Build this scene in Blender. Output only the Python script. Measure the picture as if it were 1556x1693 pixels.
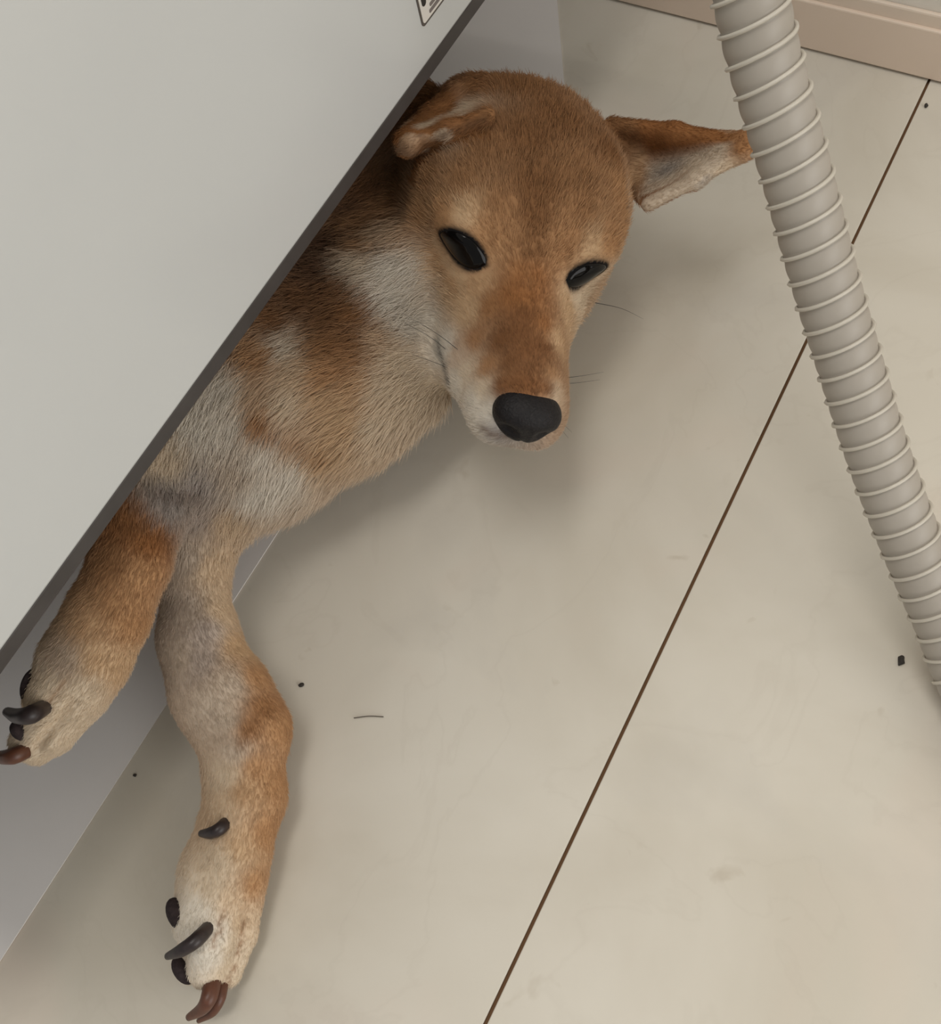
import bpy, bmesh, math, random
import numpy as np
from mathutils import Vector, Matrix

random.seed(7); rng = np.random.default_rng(7)
for o in list(bpy.data.objects): bpy.data.objects.remove(o)
scene = bpy.context.scene
col = scene.collection

# ------------------------------------------------------------------ camera
FPX, W, HGT, H = 1500.0, 1556, 1693, 0.45
ROT = np.array([[0.86520836, -0.37344686, 0.3345922],
                [0.47451885, 0.82544106, -0.30574323],
                [-0.16200729, 0.42330191, 0.89138607]])
cam_data = bpy.data.cameras.new('camera')
cam_data.sensor_fit = 'VERTICAL'; cam_data.sensor_height = 24.0
cam_data.lens = 24.0 * FPX / HGT
cam_data.clip_start = 0.01
cam = bpy.data.objects.new('camera', cam_data); col.objects.link(cam)
M4 = Matrix(ROT.tolist()).to_4x4(); M4.translation = (0, 0, H)
cam.matrix_world = M4
scene.camera = cam

# ------------------------------------------------------------------ light
world = bpy.data.worlds.new('world'); scene.world = world
world.use_nodes = True
bg = world.node_tree.nodes['Background']
bg.inputs[0].default_value = (1.0, 0.985, 0.95, 1); bg.inputs[1].default_value = 0.38
lamp = bpy.data.lights.new('ceiling_light', 'AREA')
lamp.shape = 'DISK'; lamp.size = 1.25; lamp.energy = 32; lamp.color = (1.0, 0.955, 0.89)
lo = bpy.data.objects.new('ceiling_light', lamp); col.objects.link(lo)
lo.location = (-0.52, 0.0, 2.30)
lo.rotation_euler = (0, 0, 0)
side_fill = bpy.data.lights.new('added_side_fill', 'AREA')  # added area light that brightens the machine front and mat from the right
side_fill.shape = 'RECTANGLE'; side_fill.size = 1.5; side_fill.size_y = 1.2; side_fill.energy = 18; side_fill.color = (1.0, 0.985, 0.96)
wo = bpy.data.objects.new('added_side_fill', side_fill); col.objects.link(wo)
wo.location = (1.62, -0.25, 0.85); wo.rotation_euler = (0, math.radians(90), 0)
vs = scene.view_settings
vs.view_transform = 'Standard'; vs.look = 'None'; vs.gamma = 1.0; vs.use_curve_mapping = False
vs.exposure = -0.07

# ------------------------------------------------------------------ helpers
C0 = np.array([778.0, 846.5])
def ray(px, py): return ROT @ np.array([px - C0[0], -(py - C0[1]), -FPX])
def P(px, py, z):
    r = ray(px, py); t = (z - H) / r[2]
    return np.array([r[0]*t, r[1]*t, z])
def PD(px, py, d): return ray(px, py) / FPX * d + np.array([0, 0, H])
def depth(p): return -((np.asarray(p) - [0, 0, H]) @ ROT)[2]
def proj(w):
    p = (np.atleast_2d(w) - [0, 0, H]) @ ROT
    return np.stack([C0[0] + p[:, 0]/-p[:, 2]*FPX, C0[1] - p[:, 1]/-p[:, 2]*FPX], 1), -p[:, 2]
def S(px, py, z, rpx):
    p = P(px, py, z); return p, rpx * depth(p) / FPX

def s2l(r, g, b):
    f = lambda v: (v/255/12.92) if v/255 <= 0.04045 else ((v/255+0.055)/1.055)**2.4
    return (f(r), f(g), f(b))

def mat(name, color, rough=0.6, spec=0.5, coat=0.0):
    m = bpy.data.materials.new(name); m.use_nodes = True
    b = m.node_tree.nodes['Principled BSDF']
    b.inputs['Base Color'].default_value = (*color, 1)
    b.inputs['Roughness'].default_value = rough
    b.inputs['Specular IOR Level'].default_value = spec
    b.inputs['Coat Weight'].default_value = coat
    return m
def noise_mat(name, c1, c2, scale, rough=0.6, bump=0.0, bscale=200.0, spec=0.5, detail=4.0):
    m = mat(name, c1, rough, spec)
    nt = m.node_tree; b = nt.nodes['Principled BSDF']
    tc = nt.nodes.new('ShaderNodeTexCoord')
    n = nt.nodes.new('ShaderNodeTexNoise'); n.inputs['Scale'].default_value = scale; n.inputs['Detail'].default_value = detail
    r = nt.nodes.new('ShaderNodeValToRGB')
    r.color_ramp.elements[0].position = 0.35; r.color_ramp.elements[0].color = (*c1, 1)
    r.color_ramp.elements[1].position = 0.65; r.color_ramp.elements[1].color = (*c2, 1)
    nt.links.new(tc.outputs['Object'], n.inputs['Vector']); nt.links.new(n.outputs['Fac'], r.inputs['Fac'])
    nt.links.new(r.outputs['Color'], b.inputs['Base Color'])
    if bump:
        n2 = nt.nodes.new('ShaderNodeTexNoise'); n2.inputs['Scale'].default_value = bscale
        bp = nt.nodes.new('ShaderNodeBump'); bp.inputs['Strength'].default_value = bump; bp.inputs['Distance'].default_value = 0.001
        nt.links.new(tc.outputs['Object'], n2.inputs['Vector']); nt.links.new(n2.outputs['Fac'], bp.inputs['Height'])
        nt.links.new(bp.outputs['Normal'], b.inputs['Normal'])
    return m

def mesh_obj(name, verts, faces, m=None, parent=None, smooth=False):
    me = bpy.data.meshes.new(name)
    me.from_pydata([tuple(map(float, v)) for v in verts], [], [tuple(map(int, f)) for f in faces]); me.update()
    if smooth: me.shade_smooth()
    if m: me.materials.append(m)
    o = bpy.data.objects.new(name, me); col.objects.link(o)
    if parent: o.parent = parent
    return o
def bm_obj(name, bm, m=None, parent=None, smooth=False):
    me = bpy.data.meshes.new(name); bm.to_mesh(me); bm.free()
    if smooth: me.shade_smooth()
    if m: me.materials.append(m)
    o = bpy.data.objects.new(name, me); col.objects.link(o)
    if parent: o.parent = parent
    return o
def box_bm(lo_, hi_, bevel=0.0, seg=2):
    bm = bmesh.new(); bmesh.ops.create_cube(bm, size=1.0)
    lo_, hi_ = np.array(lo_), np.array(hi_)
    for v in bm.verts:
        v.co = Vector(((lo_ + hi_)/2 + np.array(v.co)*(hi_ - lo_)).tolist())
    if bevel:
        bmesh.ops.bevel(bm, geom=bm.edges[:], offset=bevel, segments=seg, affect='EDGES', profile=0.5)
    return bm
def tag(o, label=None, cat=None, group=None, kind=None):
    if label: o['label'] = label
    if cat: o['category'] = cat
    if group: o['group'] = group
    if kind: o['kind'] = kind
    return o
def empty(name, loc=(0, 0, 0)):
    o = bpy.data.objects.new(name, None); col.objects.link(o); o.empty_display_size = 0.05
    o.location = loc; return o
def tube(pts, radii, n=8, cap=True):
    pts = [np.array(p, float) for p in pts]; V = []; F = []
    up = None
    for i, p in enumerate(pts):
        t = pts[min(i+1, len(pts)-1)] - pts[max(i-1, 0)]; t /= np.linalg.norm(t)
        if up is None:
            up = np.cross(t, [0, 0, 1.0])
            if np.linalg.norm(up) < 1e-3: up = np.cross(t, [1.0, 0, 0])
        a = up - t*(up @ t); a /= np.linalg.norm(a); b = np.cross(t, a); up = a
        for k in range(n):
            th = 2*math.pi*k/n; V.append(p + radii[i]*(math.cos(th)*a + math.sin(th)*b))
    for i in range(len(pts)-1):
        for k in range(n):
            F.append((i*n+k, i*n+(k+1) % n, (i+1)*n+(k+1) % n, (i+1)*n+k))
    if cap:
        F.append(tuple(reversed(range(n)))); F.append(tuple((len(pts)-1)*n+k for k in range(n)))
    return V, F
def spline(ctrl, n):
    """Catmull-Rom through control points (rows), n samples per span"""
    c = np.array(ctrl, float); c = np.vstack([2*c[0]-c[1], c, 2*c[-1]-c[-2]]); out = []
    for i in range(1, len(c)-2):
        for k in range(n):
            t = k/n; p0, p1, p2, p3 = c[i-1], c[i], c[i+1], c[i+2]
            out.append(0.5*((2*p1) + (p2-p0)*t + (2*p0-5*p1+4*p2-p3)*t*t + (3*p1-p0-3*p2+p3)*t**3))
    out.append(c[-2]); return np.array(out)

# ------------------------------------------------------------------ floor
def floor_material():
    m = mat('marbled_vinyl', (0.6, 0.55, 0.47), 0.42, 0.4)
    nt = m.node_tree; b = nt.nodes['Principled BSDF']
    geo = nt.nodes.new('ShaderNodeNewGeometry')
    def noise(scale, detail, dist=0.0, off=0.0):
        mp = nt.nodes.new('ShaderNodeMapping'); mp.inputs['Location'].default_value = (off, off*1.7, 0)
        n = nt.nodes.new('ShaderNodeTexNoise'); n.inputs['Scale'].default_value = scale
        n.inputs['Detail'].default_value = detail; n.inputs['Distortion'].default_value = dist
        nt.links.new(geo.outputs['Position'], mp.inputs['Vector']); nt.links.new(mp.outputs['Vector'], n.inputs['Vector'])
        return n
    def ramp(n, stops):
        r = nt.nodes.new('ShaderNodeValToRGB')
        while len(r.color_ramp.elements) < len(stops): r.color_ramp.elements.new(0.5)
        for e, (p, c) in zip(r.color_ramp.elements, stops): e.position = p; e.color = (*c, 1)
        nt.links.new(n.outputs['Fac'], r.inputs['Fac']); return r
    def mix(a, bb, fac, mode='MIX'):
        x = nt.nodes.new('ShaderNodeMix'); x.data_type = 'RGBA'; x.blend_type = mode
        nt.links.new(a, x.inputs['A']); nt.links.new(bb, x.inputs['B'])
        if isinstance(fac, float): x.inputs['Factor'].default_value = fac
        else: nt.links.new(fac, x.inputs['Factor'])
        return x.outputs['Result']
    base = ramp(noise(6.0, 5.0, 0.6), [(0.30, (0.56, 0.515, 0.43)), (0.5, (0.64, 0.60, 0.52)), (0.72, (0.69, 0.655, 0.58))])
    pink = ramp(noise(5.0, 4.0, 0.8, 3.1), [(0.55, (0, 0, 0)), (0.75, (0.5, 0.5, 0.5))])
    pinkc = nt.nodes.new('ShaderNodeRGB'); pinkc.outputs[0].default_value = (0.66, 0.545, 0.46, 1)
    c = mix(base.outputs['Color'], pinkc.outputs[0], pink.outputs['Color'])
    grey = ramp(noise(9.0, 6.0, 0.5, 7.7), [(0.56, (0, 0, 0)), (0.78, (0.45, 0.45, 0.45))])
    greyc = nt.nodes.new('ShaderNodeRGB'); greyc.outputs[0].default_value = (0.50, 0.47, 0.42, 1)
    c = mix(c, greyc.outputs[0], grey.outputs['Color'])
    # thin marble veins and small worn spots
    vein = ramp(noise(7.0, 7.0, 1.4, 1.3), [(0.485, (0, 0, 0)), (0.50, (0.07, 0.07, 0.07)), (0.515, (0, 0, 0))])
    veinc = nt.nodes.new('ShaderNodeRGB'); veinc.outputs[0].default_value = (0.40, 0.35, 0.28, 1)
    c = mix(c, veinc.outputs[0], vein.outputs['Color'])
    spot = ramp(noise(38.0, 4.0, 0.6, 11.3), [(0.70, (0, 0, 0)), (0.78, (0.30, 0.30, 0.30))])
    spotc = nt.nodes.new('ShaderNodeRGB'); spotc.outputs[0].default_value = (0.36, 0.29, 0.20, 1)
    c = mix(c, spotc.outputs[0], spot.outputs['Color'])
    nt.links.new(c, b.inputs['Base Color'])
    rr = noise(30.0, 3.0, 0.0, 5.0)
    mr = nt.nodes.new('ShaderNodeMapRange'); mr.inputs['To Min'].default_value = 0.38; mr.inputs['To Max'].default_value = 0.55
    nt.links.new(rr.outputs['Fac'], mr.inputs['Value']); nt.links.new(mr.outputs['Result'], b.inputs['Roughness'])
    return m
M_FLOOR = floor_material()
M_GROUT = mat('joint_brown', (0.17, 0.095, 0.05), 0.9, 0.2)
JX = -0.0437            # the joint seen in the photograph
FX0, FX1, FY0, FY1 = -1.55, 1.6, -1.5, 0.62
floor = bm_obj('floor', box_bm((FX0, FY0, -0.03), (FX1, FY1, -0.0022)), M_GROUT); tag(floor, kind='structure')
tag(floor, label='pale marbled vinyl plank floor with thin brown joints')
PW, PL, GAP = 0.303, 0.909, 0.0017
plank_me = None
i0 = math.floor((FX0 - JX)/PW)
for i in range(i0, i0 + 12):
    xa = JX + i*PW
    if xa > FX1 - 0.02: break
    off = 0.58 if i % 2 else 0.70
    for j in range(-3, 2):
        ya = off + (j-1)*PL
        a = (max(xa + GAP/2, FX0), max(ya + GAP/2, FY0)); bb = (min(xa + PW - GAP/2, FX1), min(ya + PL - GAP/2, FY1))
        if bb[0]-a[0] < 0.02 or bb[1]-a[1] < 0.02: continue
        bm = box_bm((a[0], a[1], -0.006), (bb[0], bb[1], 0.0))
        top = [e for e in bm.edges if all(v.co.z > -0.001 for v in e.verts)]
        bmesh.ops.bevel(bm, geom=top, offset=0.0003, segments=1, affect='EDGES')
        bm_obj('plank', bm, M_FLOOR, floor)

# ------------------------------------------------------------------ back wall with baseboard
pa, pb = P(1003, 0, 0), P(1534, 135, 0)
wd = (pb - pa)/np.linalg.norm(pb - pa); wn = np.array([wd[1], -wd[0], 0.0])   # into the room
if wn[1] > 0: wn = -wn
wang = math.atan2(wd[1], wd[0])
def wall_box(name, u0, u1, n0, n1, z0, z1, m, bevel=0.0):
    bm = box_bm((u0, -n1, z0), (u1, -n0, z1), bevel)
    o = bm_obj(name, bm, m)
    o.location = (pa[0], pa[1], 0); o.rotation_euler = (0, 0, wang)
    return o
M_WALL = noise_mat('wall_paint', (0.74, 0.70, 0.63), (0.78, 0.74, 0.67), 40, 0.85, 0.15, 300)
M_BASE = noise_mat('baseboard_beige', (0.74, 0.61, 0.50), (0.77, 0.64, 0.53), 14, 0.5, 0.05, 120)
wl = wall_box('wall_back', -1.3, 1.85, -0.10, -0.006, -0.02, 2.35, M_WALL); tag(wl, label='pale painted wall above the beige baseboard', kind='structure')
bb_ = wall_box('baseboard_back', -1.29, 1.84, -0.006, 0.0, 0.0016, 0.0345, M_BASE, 0.001)
tag(bb_, label='beige baseboard along the foot of the wall', kind='structure')
bd = wall_box('baseboard_bead', -1.29, 1.84, -0.006, -0.0025, 0.0335, 0.043, noise_mat('bead_beige', (0.72, 0.61, 0.51), (0.75, 0.635, 0.53), 14, 0.45), 0.0012)
bd.parent = bb_; bd.location = (0, 0, 0); bd.rotation_euler = (0, 0, 0)

# unseen right wall with an added window opening around the side fill light
for nm, a_, b_ in (('wall_right', (1.6, -1.5, -0.02), (1.68, 0.50, 0.22)),):
    wr = bm_obj(nm, box_bm(a_, b_), M_WALL); tag(wr, label='unseen pale painted wall around the added window', kind='structure')
for a_, b_ in (((1.6, -1.5, 1.48), (1.68, 0.50, 2.35)), ((1.6, -1.5, 0.22), (1.68, -1.02, 1.48)), ((1.6, 0.52, -0.02), (1.68, 0.53, 2.35))):
    if b_[1] - a_[1] > 0.02: bm_obj('wall_section', box_bm(a_, b_), M_WALL, wr)
wf = bm_obj('added_window', box_bm((1.615, -1.02, 0.22), (1.665, -0.98, 1.48)), mat('added_frame_white', (0.75, 0.75, 0.73), 0.5)); tag(wf, label='added white window frame around the side fill light, out of view', kind='structure')
for a_, b_ in (((1.615, 0.46, 0.22), (1.665, 0.50, 1.48)), ((1.615, -0.98, 0.22), (1.665, 0.46, 0.25)), ((1.615, -0.98, 1.45), (1.665, 0.46, 1.48))):
    bm_obj('added_window_frame', box_bm(a_, b_), wf.data.materials[0], wf)

# ------------------------------------------------------------------ washing machine, raised, and the mat beneath it
HB = 0.162                                   # clearance under the machine
XF = P(0, 1119, HB)[0]
M_WHITE = noise_mat('white_enamel', (0.615, 0.635, 0.64), (0.63, 0.65, 0.655), 8, 0.22, 0.02, 90)
M_TRIM = noise_mat('dark_trim', (0.050, 0.044, 0.043), (0.062, 0.055, 0.054), 60, 0.5)
M_UNDER = mat('grey_underside', (0.25, 0.25, 0.25), 0.7)
M_RUB = mat('black_rubber', (0.02, 0.02, 0.02), 0.7)
MY0, MY1, XB = -0.17, 0.50, XF - 0.60
mach = empty('washing_machine', (XF - 0.30, (MY0+MY1)/2, 0))
tag(mach, 'white washing machine with a dark grey bottom trim standing over the dog', 'washing machine')
def mpart(name, bm, m, smooth=False):
    o = bm_obj(name, bm, m, None, smooth); o.parent = mach
    o.matrix_parent_inverse = Matrix.Translation(-Vector(mach.location)); return o
TR = 0.0071
body_bm = box_bm((XB, MY0, HB + TR), (XF, MY1, 0.92), 0.0018, 2)
mpart('body', body_bm, M_WHITE)
mpart('bottom_trim', box_bm((XF - 0.010, MY0 + 0.001, HB), (XF - 0.0002, MY1 - 0.001, HB + TR + 0.001), 0.0008, 2), M_TRIM)
mpart('side_trim', box_bm((XB + 0.01, MY1 - 0.012, HB), (XF - 0.0105, MY1 - 0.001, HB + TR), 0.0015, 1), M_TRIM)
mpart('side_trim', box_bm((XB + 0.01, MY0 + 0.001, HB), (XF - 0.0105, MY0 + 0.012, HB + TR), 0.0015, 1), M_TRIM)
mpart('base_plate', box_bm((XB + 0.012, MY0 + 0.013, HB + 0.004), (XF - 0.011, MY1 - 0.013, HB + TR)), M_UNDER)
for fx in (XF - 0.22, XB + 0.06):
    for fy in (MY0 + 0.05, MY1 - 0.045):
        V, F = tube([(fx, fy, 0.0014), (fx, fy, 0.02), (fx, fy, 0.024), (fx, fy, 0.15), (fx, fy, HB + 0.005)], [0.034, 0.034, 0.026, 0.026, 0.03], 20)
        bm = bmesh.new(); vv = [bm.verts.new(v) for v in V]
        for f_ in F: bm.faces.new([vv[q] for q in f_])
        mpart('support_leg', bm, M_RUB)
# sticker on the front face
def onX(px, py, X):
    r = ray(px, py); t = X/r[0]; return r*t + np.array([0, 0, H])
lc = onX(698.5, 47, XF); ly, lz = lc[1], lc[2]; LW, LH = 0.11, 0.075
def rrect(y0, z0, y1, z1, r, x, n=5):
    pts = []
    for (cy, cz, a0) in ((y1-r, z1-r, 0), (y0+r, z1-r, 90), (y0+r, z0+r, 180), (y1-r, z0+r, 270)):
        for k in range(n+1):
            a = math.radians(a0 + 90*k/n); pts.append((x, cy + r*math.cos(a), cz + r*math.sin(a)))
    return pts
def plate(name, pts, th, m, parent=None):
    bm = bmesh.new(); a = [bm.verts.new(p) for p in pts]; b = [bm.verts.new((p[0]-th, p[1], p[2])) for p in pts]
    bm.faces.new(a); bm.faces.new(b[::-1]); n = len(pts)
    for i in range(n): bm.faces.new((a[i], b[i], b[(i+1) % n], a[(i+1) % n]))
    bmesh.ops.recalc_face_normals(bm, faces=bm.faces[:])
    o = bm_obj(name, bm, m); o.parent = parent
    o.matrix_parent_inverse = Matrix.Translation(-Vector(mach.location)); return o
M_LINE = mat('label_outline', (0.10, 0.085, 0.075), 0.6); M_LAB = mat('label_white', (0.80, 0.77, 0.73), 0.4)
M_INK = mat('label_ink', (0.02, 0.017, 0.014), 0.6); M_PRINT = mat('label_print', (0.20, 0.175, 0.17), 0.6)
lab = plate('sticker', rrect(ly, lz, ly+LW, lz+LH, 0.0022, XF + 0.00035), 0.0005, M_LINE, mach)
lab['label'] = 'white safety sticker with a thin dark outline'
def sub(name, pts, th, m):
    o = plate(name, pts, th, m, None); o.parent = lab; o.matrix_parent_inverse = Matrix.Identity(4); return o
sub('sticker_face', rrect(ly+0.0011, lz+0.0011, ly+LW-0.0011, lz+LH-0.0011, 0.0016, XF + 0.0005), 0.0003, M_LAB)
# the two ends of print that the photograph shows: a bold mark and small grey lines
sub('bold_mark', rrect(ly+0.0027, lz+0.0080, ly+0.0060, lz+0.0160, 0.0015, XF + 0.0007), 0.0003, M_INK)
for r_, za in enumerate((0.0025, 0.0049)):
    for k in range(9):
        y_ = ly + 0.0068 + k*0.0108 + 0.0012*r_
        if y_ + 0.009 > ly + LW - 0.004: break
        sub('print_line', rrect(y_, lz+za, y_ + 0.0092, lz+za+0.0016, 0.0005, XF + 0.0007, 2), 0.0003, M_PRINT)

BX = P(260, 1190, 0)[0]
c1, c2 = P(944, 152, 0), P(920, -12, 0)
M_MAT = noise_mat('mat_grey_white', (0.79, 0.765, 0.75), (0.81, 0.785, 0.77), 18, 0.6, 0.03, 150)
mt = [(BX, -0.30), (BX, c1[1]), (c2[0], c2[1]), (c2[0]-0.02, 0.553), (-0.86, 0.575), (-0.86, -0.30)]
bm = bmesh.new(); vb = [bm.verts.new((x, y, 0.0003)) for x, y in mt]; vt = [bm.verts.new((x, y, 0.0009)) for x, y in mt]
bm.faces.new(vt); bm.faces.new(vb[::-1])
for i in range(len(mt)): bm.faces.new((vb[i], vb[(i+1) % len(mt)], vt[(i+1) % len(mt)], vt[i]))
bmesh.ops.recalc_face_normals(bm, faces=bm.faces[:])
tag(bm_obj('floor_mat', bm, M_MAT), 'thin bluish white protective mat lying under the washing machine', 'mat')

# ------------------------------------------------------------------ drain hose
HR = 0.0135
ctrl_px = [(1243, 5, 0.318), (1272, 130, 0.331), (1317, 290, 0.347), (1361, 455, 0.363), (1403, 597, 0.376), (1454, 760, 0.389), (1509, 905, 0.399), (1562, 1030, 0.405)]
ctrl = [PD(*q) for q in ctrl_px]
d0 = ctrl[0] - ctrl[1]; d0 = d0/np.linalg.norm(d0)
pre = [np.array([-0.12, 0.505, 0.62]), np.array([-0.115, 0.50, 0.50]), ctrl[0] + d0*0.15 + np.array([0.006, 0, 0.055]), ctrl[0] + d0*0.075 + np.array([0.001, 0, 0.010])]
e = ctrl[-1]; d1_ = e - ctrl[-2]; d1_ = d1_/np.linalg.norm(d1_)
p1_ = PD(1606, 1150, 0.408); d1_ = p1_ - e; d1_ = d1_/np.linalg.norm(d1_); p1_[2] = max(p1_[2], 0.018)
post = [p1_, np.array([p1_[0] + d1_[0]*0.07, p1_[1] + d1_[1]*0.07, 0.0155]), np.array([p1_[0] + d1_[0]*0.17 + 0.02, p1_[1] + d1_[1]*0.17, 0.0155]), np.array([p1_[0] + d1_[0]*0.25 + 0.08, p1_[1] + d1_[1]*0.25, 0.0155])]
path = spline(pre + ctrl + post, 60)
seg = np.linalg.norm(np.diff(path, axis=0), axis=1); arc = np.concatenate([[0], np.cumsum(seg)])
NP = int(arc[-1]/0.00085); su = np.linspace(0, arc[-1], NP)
path = np.stack([np.interp(su, arc, path[:, k]) for k in range(3)], 1)
PITCH, NT = 0.0107, 36
tang = np.gradient(path, axis=0); tang /= np.linalg.norm(tang, axis=1)[:, None]
fr = np.cross(tang[0], [0, 0, 1.0]); fr /= np.linalg.norm(fr)
V = []; th = 2*np.pi*np.arange(NT)/NT
for i in range(NP):
    fr = fr - tang[i]*(fr @ tang[i]); fr /= np.linalg.norm(fr); b = np.cross(tang[i], fr)
    ph = (su[i]/PITCH - th/(2*np.pi)) % 1.0                   # helix phase
    dph = np.minimum(ph, 1-ph)
    r = HR*(0.875 + 0.075*np.sin(np.pi*np.clip(ph*1.05, 0, 1))**0.7) + 0.0009*np.exp(-(dph/0.06)**2)
    V.append(path[i] + r[:, None]*(np.cos(th)[:, None]*fr + np.sin(th)[:, None]*b))
V = np.concatenate(V)
ii = np.arange(NP-1)[:, None]*NT; kk = np.arange(NT)[None]; k2 = (kk+1) % NT
F = np.stack([ii+kk, ii+k2, ii+NT+k2, ii+NT+kk], -1).reshape(-1, 4)
M_HOSE = noise_mat('hose_grey_plastic', (0.375, 0.34, 0.295), (0.40, 0.365, 0.32), 30, 0.45)
hose_root = empty('drain_hose', tuple(path[-1]*[1, 1, 0]))
tag(hose_root, 'grey spiral ribbed plastic drain hose beside the dog ear', 'hose')
def hpart(name, V, F, m, smooth=True):
    o = mesh_obj(name, V, F, m, hose_root, smooth); o.matrix_parent_inverse = Matrix.Translation(-Vector(hose_root.location)); return o
hpart('hose_tube', V, F, M_HOSE)
# the raised spiral wire, a lighter ridge
rv = []; fr = np.cross(tang[0], [0, 0, 1.0]); fr /= np.linalg.norm(fr); frames = []
for i in range(NP):
    fr = fr - tang[i]*(fr @ tang[i]); fr /= np.linalg.norm(fr); frames.append((fr.copy(), np.cross(tang[i], fr)))
nturn = int((arc[-1]-0.01)/PITCH); pts = []
for q in range(nturn*40):
    a = 2*np.pi*q/40; s_ = PITCH*q/40; fi = min(s_/arc[-1]*(NP-1), NP-1.001); i = int(fi); fi -= i
    pts.append(path[i]*(1-fi) + path[i+1]*fi + (HR*0.965)*(math.cos(a)*frames[i][0] + math.sin(a)*frames[i][1]))
Vw, Fw = tube(pts, [0.00085]*len(pts), 5)
hpart('spiral_rib', Vw, Fw, noise_mat('hose_rib', (0.56, 0.52, 0.45), (0.59, 0.55, 0.475), 30, 0.4))
for idx, sgn in ((0, 1), (NP-1, -1)):
    p = path[idx]; t = tang[idx]*sgn
    Vc, Fc = tube([p - t*0.012, p - t*0.010, p + t*0.012, p + t*0.014], [HR*0.98, HR*1.12, HR*1.12, HR*1.0], 24)
    hpart('end_cuff', Vc, Fc, M_HOSE, False)

# ------------------------------------------------------------------ small bits on the floor
M_CRUMB = mat('dark_crumb', (0.035, 0.03, 0.025), 0.8); M_HAIRB = mat('loose_hair', (0.13, 0.11, 0.09), 0.6)
def crumb(px, py, rx, ry, rz, ang, label):
    bm = bmesh.new(); bmesh.ops.create_icosphere(bm, subdivisions=2, radius=1.0)
    for v in bm.verts:
        k = 0.75 + 0.5*random.random()
        v.co = Vector((v.co.x*rx*k, v.co.y*ry*k, v.co.z*rz*k))
    zmin = min(v.co.z for v in bm.verts)
    for v in bm.verts: v.co.z -= zmin
    o = bm_obj('crumb', bm, M_CRUMB); o.location = tuple(P(px, py, 0.0)); o.rotation_euler = (0, 0, ang)
    tag(o, label, 'crumb')
crumb(1489, 1093, 0.0016, 0.0029, 0.0012, 0.2, 'dark crumb on the floor close to the ribbed hose')
crumb(499, 1133, 0.0016, 0.0010, 0.0007, 0.9, 'dark speck of dirt beside the dog foreleg')
crumb(224, 1282, 0.0010, 0.0008, 0.0005, 0.3, 'tiny dark speck between the mat edge and the lowered paw')
crumb(1531, 176, 0.0013, 0.0018, 0.0007, 0.3, 'dark speck beside the floor joint near the baseboard')
hp = [P(585, 1187, 0.0008), P(610, 1184, 0.0012), P(634, 1185, 0.0008)]
Vh, Fh = tube(spline(hp, 6), [0.00028]*13, 5)
tag(mesh_obj('loose_hair', Vh, Fh, M_HAIRB), 'single short loose hair lying on the marbled floor', 'hair')

# ------------------------------------------------------------------ the dog: one continuous surface from blended volumes
HM = np.array([[-0.80384865, 0.56342625, 0.19073071],
               [-0.41529466, -0.76114994, 0.4981778],
               [0.42586112, 0.3212501, 0.84583726]])
HS = 1.0576
HT = np.array([-0.1716, 0.2493, 0.100])
def hl(x, y, z): return HT + HS*(HM @ np.array([x, y, z], float))
def hv(x, y, z):
    v = HM @ np.array([x, y, z], float); return v/np.linalg.norm(v)
prims = []     # dicts: t, params, k (blend), flow, fur (length)
def cone(a, b, ra, rb, k=0.012, flow=None, fur=0.007):
    a, b = np.array(a, float), np.array(b, float)
    fl = (b - a) if flow is None else np.array(flow, float)
    prims.append(dict(t='c', a=a, b=b, ra=ra, rb=rb, k=k, flow=fl/np.linalg.norm(fl), fur=fur))
def ell(c, r, axes=None, k=0.012, flow=(0, -1, 0), fur=0.007):
    axes = np.eye(3) if axes is None else axes
    fl = np.array(flow, float)
    prims.append(dict(t='e', c=np.array(c, float), r=np.array(r, float), A=axes, k=k, flow=fl/np.linalg.norm(fl), fur=fur))
def hell(c, r, k=0.012, flow=(0, -1, 0), fur=0.005):
    ell(hl(*c), np.array(r)*HS, HM, k*HS, hv(*flow), fur)
def hcone(a, b, ra, rb, k=0.012, flow=None, fur=0.004):
    cone(hl(*a), hl(*b), ra*HS, rb*HS, k*HS, None if flow is None else hv(*flow), fur)

# --- torso (mostly under the machine)
def S2(px, py, z, r): return S(px, py, z, r)
c_chest, r_chest = S(300, 655, 0.074, 205)
ell((-0.345, 0.160, 0.078), (0.085, 0.085, 0.070), k=0.03, flow=(-1, 0.1, 0), fur=0.010)
ell((-0.45, 0.20, 0.074), (0.10, 0.078, 0.066), k=0.03, flow=(-1, 0.3, 0), fur=0.010)
ell((-0.56, 0.235, 0.070), (0.085, 0.068, 0.062), k=0.03, flow=(-1, 0.3, 0), fur=0.010)
ell((-0.65, 0.255, 0.072), (0.07, 0.065, 0.062), k=0.03, flow=(-1, 0.3, 0), fur=0.010)
cone((-0.64, 0.22, 0.085), (-0.56, 0.10, 0.055), 0.045, 0.027, 0.02); cone((-0.56, 0.10, 0.055), (-0.64, 0.0, 0.028), 0.022, 0.014, 0.012)
cone((-0.64, 0.0, 0.028), (-0.60, -0.07, 0.022), 0.015, 0.016, 0.01)
cone((-0.65, 0.21, 0.05), (-0.53, 0.13, 0.035), 0.04, 0.026, 0.02); cone((-0.53, 0.13, 0.035), (-0.58, 0.03, 0.024), 0.02, 0.014, 0.012)
cone((-0.58, 0.03, 0.024), (-0.53, -0.03, 0.021), 0.015, 0.016, 0.01)
cone((-0.70, 0.27, 0.08), (-0.76, 0.31, 0.08), 0.026, 0.026, 0.015); cone((-0.76, 0.31, 0.08), (-0.74, 0.37, 0.075), 0.026, 0.018, 0.015)
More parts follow.
